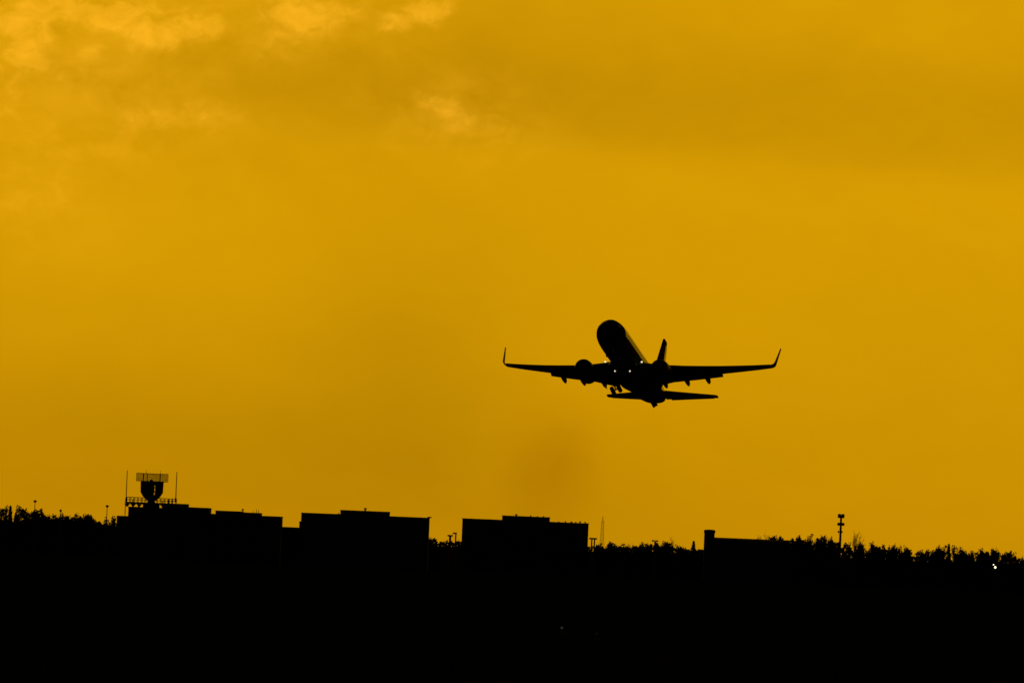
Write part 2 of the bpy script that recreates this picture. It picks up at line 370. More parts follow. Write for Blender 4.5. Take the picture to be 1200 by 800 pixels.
# ------------------------------------------------------------------ buildings
DB = 2600.0
def H(px, py, D=DB): return at(px, py, D).z
def Xp(px, py, D=DB): return at(px, py, D).x
def win_rows(parent, x0, x1, zs, y, n, w=1.3, h=1.3):
    for z in zs:
        for k in range(n):
            cx = x0 + (x1 - x0) * (k + .5) / n; b = NB(); box(b, (cx - w / 2, y - .06, z), (cx + w / 2, y - .003, z + h)); f = link('window_frame', b, M['dark'], parent)
            b = NB(); box(b, (cx - w / 2 + .1, y - .075, z + .1), (cx + w / 2 - .1, y - .063, z + h - .1)); link('pane', b, M['glass'], f)
def vent(parent, x, z, y, s=.5):
    b = NB(); lathe(b, [(0, s * .35), (s * .7, s * .35), (s * .72, s * .75), (s * 1.1, s * .6), (s * 1.25, s * .1)], n=10); link('roof_vent', b, M['steel'], parent, loc=(x, y, z))
def building(name, label, px_base, blocks, m, depth=22, D=DB, wins=0, parapet=.35):
    """blocks: (part name, px left, px right, roof py, y inset, from z)"""
    x0 = Xp(px_base, 640, D); root = thing(name, label, 'building', (x0, D, 0))
    for (nm, a, c, py, ins, z0) in blocks:
        mid = (a + c) / 2; zt = H(mid, py, D + ins); xa, xc = Xp(a, py, D + ins) - x0, Xp(c, py, D + ins) - x0
        b = NB(); d2 = depth - ins
        box(b, (xa, ins, z0), (xc, d2, zt - .12)); o = link(nm, b, m, root)
        b = NB(); e = .1                                       # coping round the roof edge
        for q in (((xa - e, ins - e, zt - .12), (xc + e, ins + .4, zt)), ((xa - e, d2 - .4, zt - .12), (xc + e, d2 + e, zt)),
                  ((xa - e, ins + .403, zt - .12), (xa + .4, d2 - .403, zt - .002)), ((xc - .4, ins + .403, zt - .12), (xc + e, d2 - .403, zt - .002))): box(b, *q)
        link('coping', b, M['felt'], o)
    return root, x0
W_ = 'wall'
bA, xA = building('radar_building', 'dark stepped building carrying the radar platform, leftmost on the skyline', 190,
    [('wall', 137, 150.3, 604, 0, 0), ('wall', 150.4, 205, 594.2, 0, 0), ('wall', 205.1, 219, 590, 2, 0), ('wall', 219.1, 245, 594.3, 0, 0), ('wall', 245.1, 252.3, 601.6, 3, 0)], M['render'])
bB, xB = building('flat_roofed_building', 'dark flat building with a small roof vent right of the radar building', 290,
    [('wall', 252.6, 283, 598.3, 0, 0), ('wall', 283.1, 305, 600.3, 1, 0), ('wall', 305.1, 329.3, 604.4, 0, 0)], M['brick'])
vent(bB, Xp(284, 598) - xB, H(284, 598.8), 4, .45)
for k, (px, h) in enumerate(((296, .5), (300, .8), (302.5, .6))):
    b = NB(); x = Xp(px, 600) - xB; z = H(px, 600.4); tube(b, (x, 5, z - .3), (x, 5, z + h), .06); link('roof_pipe', b, M['steel'], bB)
bC, xC = building('office_block', 'wide dark flat building with one rooftop penthouse and crisp roof edges', 428,
    [('wall', 350.8, 352.9, 610.5, 3, 0), ('wall', 353, 503, 603.2, 0, 0), ('penthouse', 399, 456.5, 598.2, 5, H(428, 603.3))], M['render'])
vent(bC, Xp(427.5, 597.5) - xC, H(427.5, 598.1), 8, .55); vent(bC, Xp(396.5, 602) - xC, H(396.5, 602.6), 8, .3)
b = NB(); xr = Xp(503, 604.8) - xC; zr = H(428, 603.2); box(b, (xr - .4, .5, zr - .02), (xr + .55, 1.5, zr + .22)); link('roof_lamp', b, M['steel'], bC)
bD, xD = building('terminal_building', 'dark flat building with uneven roof edge, middle of the skyline below the aircraft', 616,
    [('wall', 541.8, 690, 609.8, 0, 0), ('penthouse', 588.5, 644.5, 604.6, 4, H(616, 609.7))], M['brick'])
for px, py, s in ((605, 604, .5), (622, 604.3, .3), (630, 604.8, .25), (637, 605, .3), (575, 608.4, .25), (655, 611, .25), (670, 612, .4), (680, 611.8, .4), (686, 612.2, .35), (663, 611, .3), (675, 611.8, .3)): vent(bD, Xp(px, py) - xD, H(px, py + 1), 9, s)
# wall between the second building and the office block
b = NB(); xa, xc = Xp(329.6, 617), Xp(350.4, 617); z = H(340, 617.2)
box(b, (xa, 0, 0), (xc, .5, z)); tag(link('boundary_wall', b, M['brick'], loc=(0, DB + 6, 0)), 'low dark wall linking the vented flat building to the penthouse building', 'wall')
# long low building with its chimney block
DL = 2700.0
xL = Xp(880, 640, DL); low = thing('low_building', 'long low building with nearly level roof running right from the chimney block', 'building', (xL, DL, 0))
xa, xc = Xp(834, 630, DL) - xL, Xp(925, 633, DL) - xL; zt = H(880, 631.4, DL); b = NB()
box(b, (xa, 0, 0), (xc, 14, zt - .4)); wl = link('wall', b, M['render'], low)
b = NB(); loft(b, [[Vector((x, -.4, zt - .4)), Vector((x, 14.4, zt - .4)), Vector((x, 7, zt + .1))] for x in (xa, xc + .4)]); link('roof', b, M['felt'], low)
xT = Xp(831.4, 625, DL); tw = thing('chimney_block', 'squat square chimney block with thicker cap at the left end of the low building', 'chimney', (xT, DL, 0))
zt = H(831.4, 620.2, DL); b = NB(); box(b, (-1.25, -2.6, 0), (1.2, -.45, zt - .9)); link('shaft', b, M['brick'], tw)
b = NB(); lathe(b, [(0, 1.45), (.12, 1.72), (.65, 1.72), (.85, 1.5), (.92, .4)], n=4); bmesh.ops.rotate(b, matrix=Matrix.Rotation(R(45), 3, 'Z'), verts=b.verts[:])
bmesh.ops.scale(b, vec=(1.1, 1.1, 1), verts=b.verts[:]); link('cap', b, M['render'], tw, loc=(0, -1.52, zt - .9))
for rt, x0_, segs in ((bA, xA, ((152, 200), (222, 243))), (bB, xB, ((256, 326),)), (bC, xC, ((358, 498),)), (bD, xD, ((546, 686),))):
    for a, c in segs:
        xa, xc = Xp(a, 620) - x0_, Xp(c, 620) - x0_; win_rows(rt, xa, xc, (1.1, 4.3), 0, max(2, int((xc - xa) / 4)))

# ------------------------------------------------------------------ radar on its platform
z_d0 = H(177, 590.6); z_d1 = H(177, 588.6); z_r = H(177, 583.2); xr = Xp(176.5, 586)
pf = thing('radar_platform', 'steel railed platform on brackets above the stepped building roof', 'platform', (xr, DB + 5, H(177, 594.2)))
o_ = pf.location.copy(); L_, R_ = Xp(146.7, 588) - xr, Xp(206, 588) - xr
b = NB(); box(b, (L_, -4, z_d0 - o_.z), (R_, 4, z_d1 - o_.z)); link('deck', b, M['steel'], pf)
for y in (-3.9, 3.9):
    b = NB(); zb, zt = z_d1 - o_.z, z_r - o_.z
    for k in range(14):
        x = L_ + .1 + (R_ - L_ - .2) * k / 13; tube(b, (x, y, zb), (x, y, zt), .08, n=5)
    for z in (zt, (zb + zt) / 2): tube(b, (L_, y, z), (R_, y, z), .065, n=5)
    link('railing', b, M['steel'], pf)
for x in (L_ + .06, R_ - .06):
    b = NB()
    for z in (zt, (zb + zt) / 2): tube(b, (x, -3.85, z), (x, 3.85, z), .05, n=5)
    link('railing', b, M['steel'], pf)
for px, w, h in ((197, 2.6, 4.2), (201.5, 1.2, 4.6), (190, .9, 3.2), (155, 1.0, 3.0)):
    k = DB / F; x = Xp(px, 588) - xr; b = NB(); box(b, (x - w * k / 2, -2, zb + .003), (x + w * k / 2, -1, zb + h * k)); link('equipment_cabinet', b, M['steel'], pf)
for k in range(9):
    x = L_ + .3 + (R_ - L_ - .6) * k / 8
    for y in (-3, 3):
        b = NB(); tube(b, (x, y, -.02), (x, y, z_d0 - o_.z + .02), .13, n=5)
        for sgn in (-1, 1): tube(b, (x, y, .12), (x + sgn * .5, y, z_d0 - o_.z), .09, n=4)
        link('bracket', b, M['steel'], pf)
for pa, pc_ in ((167, 186), (190, 203)):
    b = NB(); box(b, (Xp(pa, 590) - xr, -2.5, .005), (Xp(pc_, 590) - xr, 2.5, z_d0 - o_.z - .004)); link('machine_housing', b, M['dark'], pf)
b = NB(); tube(b, (L_ + .05, -3.9, H(147, 604) - o_.z), (L_ + .05, -3.9, z_d0 - o_.z), .1, n=5); link('corner_post', b, M['steel'], pf)

zr0 = z_d1; ra = thing('radar_antenna', 'airport surveillance radar with slatted top array above a curved reflector', 'radar', (xr, DB + 5, zr0))
zz = lambda py: H(177, py) - zr0
k = DB / F
b = NB(); lathe(b, [(-.0, .95), (zz(586.3), .8), (zz(585.5), .5), (zz(583), .45)], n=14); link('pedestal', b, M['dark'], ra)
b = NB(); box(b, (-1.1, -.8, zz(586.2)), (1.1, .8, zz(581.5))); link('drive_housing', b, M['dark'], ra)
# curved reflector: a ribbed dish, wide and shield-shaped
def half(t):                           # half width from bottom (0) to top (1)
    return 13.2 * k * (1 - .04 * (1 - t) if t > .42 else .976 - .976 * .24 * (.42 - t) / .24 if t > .18 else .742 - .742 * .45 * (.18 - t) / .18)
b = NB(); nz, nx = 14, 40; z0, z1 = zz(585.6), zz(563.9); G = []
for j in range(nz + 1):
    t = j / nz; w = half(t); row = []
    for i in range(nx + 1):
        u = -1 + 2 * i / nx; row.append(b.verts.new((u * w, -.4 + .9 * u * u * (w / 2.6) ** 2 + .9 * (t - .5) ** 2, z0 + (z1 - z0) * t)))
    G.append(row)
for j in range(nz):
    for i in range(nx):
        if i in (25,) and 3 < j < 11 and j % 3: continue    # open mesh bays
        b.faces.new((G[j][i], G[j][i + 1], G[j + 1][i + 1], G[j + 1][i]))
bmesh.ops.solidify(b, geom=b.faces[:], thickness=.06); link('reflector', b, M['dark'], ra)
b = NB()
for i in range(0, 19, 3):
    u = -1 + 2 * i / 18
    for j in range(nz):
        ta, tb = j / nz, (j + 1) / nz; wa, wb = half(ta), half(tb)
        tube(b, (u * wa, .0 + .9 * u * u * (wa / 2.6) ** 2 + .9 * (ta - .5) ** 2, z0 + (z1 - z0) * ta), (u * wb, .0 + .9 * u * u * (wb / 2.6) ** 2 + .9 * (tb - .5) ** 2, z0 + (z1 - z0) * tb), .07, n=4)
link('reflector_rib', b, M['steel'], ra)
b = NB()
for sx_ in (-.9, .9): tube(b, (sx_, .2, zz(584)), (sx_ * .25, -2.3, zz(577)), .07, n=5)
lathe(b, [(0, .16), (.5, .3)], n=8, cx=(0, -2.35, zz(577.6))); link('feed_horn', b, M['steel'], ra)
# slatted array panel
b = NB(); za, zb_ = zz(563.6), zz(554.6); hw = 18.4 * k
for z in (za, zb_): tube(b, (-hw, 0, z), (hw, 0, z), .07, n=5)
n = 30
for i in range(n + 1):
    x = -hw + 2 * hw * i / n; tube(b, (x, 0, za), (x, 0, zb_), .075, n=4)
link('array_panel', b, M['redw'], ra)
b = NB()
for px in (167, 171, 186.5): x = (px - 177) * k; tube(b, (x, .15, zz(566)), (x, .15, zz(555)), .12, n=5)
link('array_support', b, M['dark'], ra)
for px in (169.7, 186.2): b = NB(); x = (px - 177) * k; tube(b, (x, .1, zz(555)), (x, .1, zz(550.2)), .06, .03, n=5); link('rod', b, M['dark'], ra)
b = NB(); lathe(b, [(0, .35), (.35, .35), (.5, .1)], n=8, cx=((176 - 177) * k, 0, zz(563.8))); link('hub', b, M['dark'], ra)
for px, p0, p1, lb in ((147.4, 588.3, 550.8, 'thin tall lightning rod at the left end of the radar platform'), (205.6, 588, 552.4, 'thin tall lightning rod at the right end of the radar platform')):
    z0, z1 = H(px, p0), H(px, p1); rt = thing('lightning_rod', lb, 'lightning rod', (Xp(px, p0), DB + 1.3, z0))
    b = NB(); tube(b, (0, 0, 0), (0, 0, z1 - z0), .11, .08, n=6); link('rod', b, M['redw'], rt)
    b = NB(); box(b, (-.22, -.22, 0), (.22, .22, .55)); lathe(b, [(.553, .18), (1.0, .16), (1.1, .1)], n=8); link('base', b, M['dark'], rt)

# ------------------------------------------------------------------ lamp posts, floodlight poles
def cap_lamp(px, ptop, pbase, w, lb, D=2560.):
    z = H(px, ptop, D); k = D / F; t = thing('lamp_post', lb, 'lamp post', (Xp(px, ptop, D), D, 0))
    b = NB(); tube(b, (0, 0, 0), (0, 0, z - .3), .13, .075, 6); link('pole', b, M['steel'], t)
    b = NB(); r = w * k / 2; lathe(b, [(z - .62, r * .25), (z - .5, r * .55), (z - .36, r), (z - .22, r * .9), (z - .06, r * .5), (z, r * .12)], n=12); link('lamp_head', b, M['dark'], t)
cap_lamp(41.2, 585.6, 597, 4.4, 'tall lamp post with mushroom head rising from the broad leafy tree at far left', 2700)
cap_lamp(71.2, 596.5, 604, 3.4, 'shortest mushroom-headed lamp post, between two others above the left treeline', 2700)
cap_lamp(125.7, 591.3, 608, 4.2, 'slender mushroom-headed lamp post beside the radar building, clear of the trees', 2640)
def arm_pole(px, py, arms, lb, D=2640., r=.2, heads=True):
    z = H(px, py, D); k = D / F; t = thing('floodlight_pole', lb, 'floodlight pole', (Xp(px, py, D), D, 0))
    b = NB(); tube(b, (0, 0, 0), (0, 0, z), r, r * .8, 6); link('pole', b, M['steel'], t)
    lo, hi_ = min(arms) * k, max(arms) * k
    b = NB(); tube(b, (min(lo, -.1), 0, z - .06), (max(hi_, .1), 0, z - .06), .08, n=5); link('crossarm', b, M['steel'], t)
    for a in arms:
        b = NB(); box(b, (a * k - .22, -.3, z - .32), (a * k + .22, .25, z + .06)); link('lamp_head', b, M['dark'], t)
arm_pole(527.6, 626.6, (-2, 2), 'stout twin-headed floodlight pole left of the rough-edged flat building, lower of two', r=.32)
arm_pole(534.3, 623.9, (-2.4, 0), 'one-armed floodlight pole left of the rough-edged flat building, higher of two')
arm_pole(693.6, 630, (-1.9, 1.0), 'left pole of the twin T-shaped floodlights right of the rough-edged building')
arm_pole(696.8, 630.2, (-.9, 1.7), 'right pole of the twin T-shaped floodlights right of the rough-edged building')
arm_pole(767.6, 632.8, (-2.6, 2.6), 'double-armed lamp pole among low bushes left of the thin bare tree')
# ------------------------------------------------------------------ masts
def mast(px, ptop, D):
    z = H(px, ptop, D); t = thing('lattice_mast', 'faint distant lattice mast standing right of the rough-edged flat building', 'mast', (Xp(px, ptop, D), D, 0))
    b = NB(); n = 22; hw = lambda u: .5 + 1.9 * (1 - u) ** 2.2
    L = [[Vector((sx_ * hw(j / n), sy * hw(j / n), z * .9 * j / n)) for sx_, sy in ((-1, -1), (1, -1), (1, 1), (-1, 1))] for j in range(n + 1)]
    for j in range(n):
        for i in range(4):
            tube(b, L[j][i], L[j + 1][i], .07, n=4); tube(b, L[j][i], L[j + 1][(i + 1) % 4], .045, n=3); tube(b, L[j + 1][i], L[j + 1][(i + 1) % 4], .045, n=3)
    link('lattice', b, M['steel'], t); b = NB(); tube(b, (0, 0, z * .9), (0, 0, z), .16, .1, 6); link('antenna', b, M['steel'], t)
mast(706.6, 604.5, 4600)
D = 3000.; k = D / F; z = H(986.5, 601.5, D)
ct = thing('cell_tower', 'cell tower pole with three tiers of antennas above the right treeline', 'cell tower', (Xp(985.2, 618, D), D, 0))
b = NB(); tube(b, (0, 0, 0), (0, 0, z - .3), .38, .27, 8); link('pole', b, M['steel'], ct)
for pz, w, n, h in ((604.4, 9.8, 6, .95), (614, 10.4, 6, .7), (623, 7.4, 5, .5)):
    zt = H(986, pz, D); fr = NB(); r = w * k / 2
    vs_ = [Vector((math.cos(6.283 * i / 3 + .5) * r, math.sin(6.283 * i / 3 + .5) * r, zt)) for i in range(3)]
    for i in range(3):
        tube(fr, vs_[i], vs_[(i + 1) % 3], .07, n=4); tube(fr, (0, 0, zt), vs_[i], .07, n=4)
    f_ = link('antenna_frame', fr, M['steel'], ct)
    for i in range(n):
        a = vs_[i % 3].lerp(vs_[(i + 1) % 3], (i // 3 + .5) / max(1, n / 3)); b = NB(); box(b, (a.x - .15, a.y - .1, zt - h * .55), (a.x + .15, a.y + .1, zt + h * .6)); link('antenna', b, M['steel'], f_)
# ------------------------------------------------------------------ lit floodlight on the right
D = 1400.; p = at(1166.3, 664.3, D); p2 = at(1164.3, 661.3, D)
fl = thing('lit_floodlight', 'bright lit floodlight on a short post below the right treeline', 'floodlight', (p.x, D, 0))
b = NB(); tube(b, (0, .12, 0), (0, .12, p.z + .05), .06, n=6); tube(b, (0, .12, p.z - .1), (p2.x - p.x, .12, p2.z), .04, n=5); link('post', b, M['steel'], fl)
for q, r in ((Vector((0, 0, p.z)), .14), (Vector((p2.x - p.x, 0, p2.z)), .075)):
    b = NB(); lathe(b, [(-.02, r), (.04, r * 1.1), (.09, r * .6)], 'Y', 12, q); h_ = link('lamp_head', b, M['dark'], fl)
    b = NB(); lathe(b, [(-.05, r * .55), (-.035, r * .9), (-.023, r)], 'Y', 12, q); link('lens', b, M['flood'], h_)
# ------------------------------------------------------------------ airfield edge lights
for px, py, m, lb in ((658.5, 735.3, 'edge', 'dimly glowing airfield edge light alone in the dark grass below the buildings'), (699, 742, 'edge2', 'almost unlit airfield edge light to the right of the glowing one')):
    X_, Z_ = unroll(px, py); D = (CAM_H - .3) / -math.tan(math.radians(ang(px, py)[1])); p = at(px, py, D)
    t = thing('edge_light', lb, 'airfield light', (p.x, D, 0)); b = NB(); lathe(b, [(0, .12), (.03, .12), (.05, .03), (.22, .03), (.24, .05), (.26, .05)], n=10); link('stem', b, M['steel'], t)
    b = NB(); lathe(b, [(.262, .045), (.31, .05), (.345, .035), (.36, .008)], n=10); link('lens', b, M[m], t)

# ------------------------------------------------------------------ the airliner: local X = its left, Y = aft, Z = up, origin 16 m behind the nose
AW = Matrix(((.977372, .210375, .022036, 14.730), (-.209050, .944785, .252347, 1421.941), (.032268, -.251243, .967386, 28.9766), (0, 0, 0, 1)))
jet = thing('airliner', 'dark twin-engine airliner climbing with upturned wingtips and landing gear folding away', 'airliner')
jet.matrix_world = AW
O = Vector((0, 16, 0))
def part(name, bm, m, parent=None, smooth=True, shift=True):
    if shift: bmesh.ops.translate(bm, vec=-O, verts=bm.verts[:])
    o = link(name, bm, M[m], parent or jet)
    if smooth:
        me = o.data; me.polygons.foreach_set('use_smooth', [True] * len(me.polygons)); me.set_sharp_from_angle(angle=R(35))
    return o
FUS = [(0, .02, .02, -.72), (.12, .34, .32, -.70), (.35, .60, .58, -.66), (.8, .92, .92, -.58), (1.5, 1.22, 1.30, -.42), (2.4, 1.49, 1.64, -.22), (3.4, 1.69, 1.87, -.08), (4.6, 1.81, 1.97, -.02), (6.2, 1.88, 2.0, 0),
       (24, 1.88, 2.0, 0), (25.5, 1.87, 1.97, .02), (27.2, 1.84, 1.88, .09), (29, 1.74, 1.74, .20), (31, 1.58, 1.53, .37), (33, 1.34, 1.25, .60), (35, 1.04, .93, .87), (36.6, .70, .63, 1.08), (37.7, .40, .38, 1.22), (38.0, .25, .25, 1.27)]
def fus_at(y):
    for a, b in zip(FUS, FUS[1:]):
        if a[0] <= y <= b[0]:
            t = (y - a[0]) / (b[0] - a[0]); return [a[i] + (b[i] - a[i]) * t for i in range(4)]
b = NB(); n = 36
loft(b, [[Vector((math.cos(2 * math.pi * i / n) * w, y, zc + math.sin(2 * math.pi * i / n) * h)) for i in range(n)] for y, w, h, zc in FUS[7:]]); fus = part('fuselage', b, 'hull')
b = NB(); loft(b, [[Vector((math.cos(2 * math.pi * i / n) * w, y, zc + math.sin(2 * math.pi * i / n) * h)) for i in range(n)] for y, w, h, zc in FUS[:8]]); part('nose', b, 'radome')
# belly fairing
b = NB()
loft(b, [[Vector((math.cos(2 * math.pi * i / 24) * w, y, zc + math.sin(2 * math.pi * i / 24) * h)) for i in range(24)] for y, w, h, zc in
         [(10.6, .6, .25, -1.72), (11.4, 1.5, .65, -1.6), (12.6, 1.95, .95, -1.5), (15, 2.1, 1.02, -1.45), (19, 2.1, 1.02, -1.45), (21.3, 1.95, .9, -1.45), (23, 1.4, .6, -1.55), (24.2, .6, .25, -1.72)]])
part('belly_fairing', b, 'nacelle')
# cockpit glass and cabin window rows, laid just proud of the skin
def skin(y, th, off=.012):
    _, w, h, zc = fus_at(y); return Vector((math.cos(th) * (w + off), y, zc + math.sin(th) * (h + off)))
for s in (1, -1):
    for y0, y1, t0, t1 in ((1.55, 2.25, 62, 88), (1.75, 2.55, 38, 60), (2.3, 3.1, 27, 40)):
        b = NB(); rr = []
        for j in range(4):
            y = y0 + (y1 - y0) * j / 3; rr.append([b.verts.new(skin(y, R((t if s > 0 else 180 - t)))) for t in (t0, (t0 + t1) / 2, t1)])
        for j in range(3):
            for i in range(2): b.faces.new((rr[j][i], rr[j][i + 1], rr[j + 1][i + 1], rr[j + 1][i]))
        part('cockpit_window', b, 'glass')
    for k_ in range(46):
        y = 6.4 + k_ * .44; b = NB()
        q = [skin(y + a * .12, math.asin((.45 + c * .18) / 2) if s > 0 else math.pi - math.asin((.45 + c * .18) / 2), .008) for a, c in ((-1, -.6), (-.6, -1), (.6, -1), (1, -.6), (1, .6), (.6, 1), (-.6, 1), (-1, .6))]
        b.faces.new([b.verts.new(v) for v in q]); part('cabin_window', b, 'glass', fus, False)
    for y in (4.9, 27.0):
        b = NB(); rr = []
        for j in range(2): rr.append([b.verts.new(skin(y + .85 * j, R(t if s > 0 else 180 - t), .006)) for t in (-18, -6, 6, 18, 30, 40)])
        for i in range(5): b.faces.new((rr[0][i], rr[0][i + 1], rr[1][i + 1], rr[1][i]))
        part('door', b, 'hull', fus)
b = NB(); loft(b, [[Vector((s * .05, y + 0, z)) for s, y, z in ((-1, y0, z0), (1, y0, z0), (1, y1, z0), (-1, y1, z0))] for z0, y0, y1 in ((-1.98, 8.6, 9.0), (-2.35, 8.8, 9.02))]); part('blade_antenna', b, 'wing', None, False)
b = NB(); loft(b, [[Vector((s * .05, y + 0, z)) for s, y, z in ((-1, y0, z0), (1, y0, z0), (1, y1, z0), (-1, y1, z0))] for z0, y0, y1 in ((1.98, 9.6, 10.1), (2.4, 9.9, 10.15))]); part('blade_antenna', b, 'wing', None, False)
b = NB(); loft(b, [[Vector((s * .16 * q, y, z)) for s, y, z in ((-1, y0, z0), (1, y0, z0), (1, y1, z0), (-1, y1, z0))] for z0, y0, y1, q in ((-.70, 31.5, 33.6, 2.4), (-.98, 32.2, 33.1, 1.3), (-1.27, 32.65, 32.8, .35))]); part('tail_skid', b, 'wing', None, False)
# aerofoil lofts
def foil(le, chord, tc, up, camber=.015, n=12, twist=0.0):
    """ring of points; le = leading edge point, chord along +Y, thickness along up"""
    pts = []
    xs = [(1 - math.cos(math.pi * i / n)) / 2 for i in range(n + 1)]
    th = lambda x: 5 * tc * (.2969 * math.sqrt(x) - .126 * x - .3516 * x * x + .2843 * x ** 3 - .1015 * x ** 4)
    for x in xs: pts.append((x, th(x) + camber * 4 * x * (1 - x)))
    for x in xs[-2:0:-1]: pts.append((x, -th(x) + camber * 4 * x * (1 - x)))
    return [Vector(le) + Vector((0, x * chord, 0)) + Vector(up) * (z * chord - twist * x * chord) for x, z in pts]
WST = [(1.5, 12.2, 8.0, .13), (3.2, 13.5, 6.65, .125), (5.0, 14.75, 5.15, .12), (7.2, 16.0, 4.45, .115), (9.2, 17.05, 3.85, .11), (11.2, 18.15, 3.25, .11), (13.2, 19.2, 2.7, .105), (15.2, 20.3, 2.15, .10), (16.8, 21.15, 1.7, .10)]
def wz(x): return -1.42 + .098 * (x - 1.5) + .0040 * (x - 1.5) ** 2
UP = Vector((0, 0, 1))
LIGHT = []
for s in (1, -1):
    b = NB(); loft(b, [foil((s * x, y, wz(x) + .12), c, t, UP, .018, twist=.035 * (1 - x / 17)) for x, y, c, t in WST]); wg = part('wing', b, 'wing')
    # blended winglet
    st = [(16.78, 21.14, 1.68, 0, .10)]
    for j in range(1, 6): a = R(76) * j / 5; st.append((16.8 + .62 * math.sin(a), 21.15 + .5 * j / 5, 1.65 - .08 * j, .62 * (1 - math.cos(a)), .09))
    ex, ez = st[-1][0], st[-1][3]; ta = R(84)
    for j in range(1, 4): q = 2.42 * j / 3; st.append((ex + q * math.cos(ta), 21.65 + 1.95 * j / 3, 1.25 - .68 * j / 3, ez + q * math.sin(ta), .08))
    b = NB(); rings = []
    for i, (x, y, c, z, t) in enumerate(st):
        a = min(R(78), R(76) * max(0, i) / 5); rings.append(foil((s * x, y, wz(16.8) + .12 + z), c, t, Vector((-s * math.sin(a), 0, math.cos(a))), 0))
    loft(b, rings); part('winglet', b, 'wing', wg)
    # flaps, lowered a little
    for xa, xb, ca, cb, nm in ((1.9, 4.985, 1.3, 1.05, 'flap'), (5.0, 11.0, 1.05, .8, 'flap')):
        b = NB(); rings = []
        for x, c in ((xa, ca), ((xa + xb) / 2, (ca + cb) / 2), (xb, cb)):
            for A_, B_ in zip(WST, WST[1:]):
                if A_[0] <= x <= B_[0]: t = (x - A_[0]) / (B_[0] - A_[0]); te = (A_[1] + A_[2]) * (1 - t) + (B_[1] + B_[2]) * t; ch = A_[2] * (1 - t) + B_[2] * t
            an = R(20); ring = foil((0, 0, 0), c, .13, UP, .02)
            zt = wz(x) + .12 - .035 * (1 - x / 17) * ch - .06
            rings.append([Vector((s * x, te - .55 + v.y * math.cos(an) + v.z * math.sin(an), zt - v.y * math.sin(an) + v.z * math.cos(an))) for v in ring])
        loft(b, rings); part(nm, b, 'wing', wg)
    # slats along the outer leading edge
    b = NB(); rings = []
    for x in (5.9, 9.2, 13.2, 16.3):
        for A_, B_ in zip(WST, WST[1:]):
            if A_[0] <= x <= B_[0]: t = (x - A_[0]) / (B_[0] - A_[0]); le = A_[1] * (1 - t) + B_[1] * t; ch = A_[2] * (1 - t) + B_[2] * t
        c = .16 * ch; an = R(-18); rings.append([Vector((s * x, le - .18 + v.y * math.cos(an) + v.z * math.sin(an), wz(x) + .02 - v.y * math.sin(an) + v.z * math.cos(an))) for v in foil((0, 0, 0), c, .2, UP, .06)])
    loft(b, rings); part('slat', b, 'wing', wg)
    # flap track fairings, drooped with the flaps
    for x, y0, L in ((3.9, 17.6, 4.0), (6.65, 17.9, 3.9), (9.2, 18.6, 3.5)):
        b = NB(); rings = []
        for u, r in ((0, .04), (.1, .2), (.35, .3), (.6, .30), (.85, .2), (1, .03)):
            yy = y0 + u * L; zz_ = wz(x) - .22 - .12 * u - max(0, u - .45) * .7; rings.append([Vector((s * x + 1.15 * r * math.cos(6.283 * i / 10), yy, zz_ + 1.2 * r * math.sin(6.283 * i / 10))) for i in range(10)])
        loft(b, rings); part('flap_track_fairing', b, 'wing', wg)
    # landing light in the wing root
    b = NB(); c = Vector((s * 2.32, 12.62, -1.02)); lathe(b, [(-.10, .035), (-.07, .085), (0, .105)], 'Y', 14, c, sx=1.2, sz=.9); part('landing_light', b, 'lens', wg)
    b = NB(); c = Vector((s * .95, 12.3, -2.30)); lathe(b, [(-.09, .03), (-.06, .07), (0, .09)], 'Y', 14, c); tl = part('turnoff_light', b, 'lens')
    b = NB(); lathe(b, [(.003, .14), (.1, .15), (.3, .06)], 'Y', 12, c); part('housing', b, 'wing', tl)
    # engine
    ec = Vector((s * 4.83, 0, -2.12)); b = NB()
    lathe(b, [(11.75, .78), (11.35, .84), (11.15, .95), (11.2, 1.04), (11.5, 1.13), (12.2, 1.21), (13.2, 1.24), (14.3, 1.17), (15.3, 1.03), (15.35, .96), (15.0, .92)], 'Y', 28, ec, sx=.98, sz=1.0); en = part('engine', b, 'nacelle')
    b = NB(); lathe(b, [(11.9, .81), (11.92, .80)], 'Y', 24, ec); fn_ = part('fan', b, 'fan', en)
    b = NB(); lathe(b, [(11.45, .02), (11.6, .14), (11.88, .26)], 'Y', 16, ec); part('spinner', b, 'dark', en)
    b = NB(); lathe(b, [(14.6, .62), (15.6, .56), (16.4, .42), (16.42, .38), (16.2, .34)], 'Y', 22, ec); part('core_nozzle', b, 'fan', en)
    b = NB(); lathe(b, [(16.1, .3), (16.7, .18), (17.1, .03)], 'Y', 16, ec); part('exhaust_cone', b, 'fan', en)
    b = NB(); loft(b, [[ec + Vector((w * a, y, z)) for a, z in ((-1, z0), (1, z0), (1, z1), (-1, z1))] for y, w, z0, z1 in ((12.6, .05, 1.02, 1.2), (13.6, .2, .9, 1.25), (15.5, .24, .7, 1.15), (17.5, .2, .45, 1.0), (19.2, .05, .8, .95))]); part('pylon', b, 'nacelle', en)
    # chine strake
    b = NB(); loft(b, [[ec + Vector((-s * (.95 + q), y, .45 + .5 * q + e_)) for q, e_ in ((-.06, -.02), (.0 + h_, 0), (-.06, .02))] for y, h_ in ((12.2, .02), (12.9, .22), (13.3, .24))]); part('strake', b, 'nacelle', en)
    # tailplane
    b = NB(); loft(b, [foil((s * x, y, z), c, .10, UP, -.005) for x, y, c, z in ((.7, 33.2, 4.2, 1.12), (2.5, 34.35, 3.35, 1.27), (7.0, 37.05, 1.45, 1.66), (7.17, 37.4, .95, 1.68))]); ht = part('tailplane', b, 'wing')
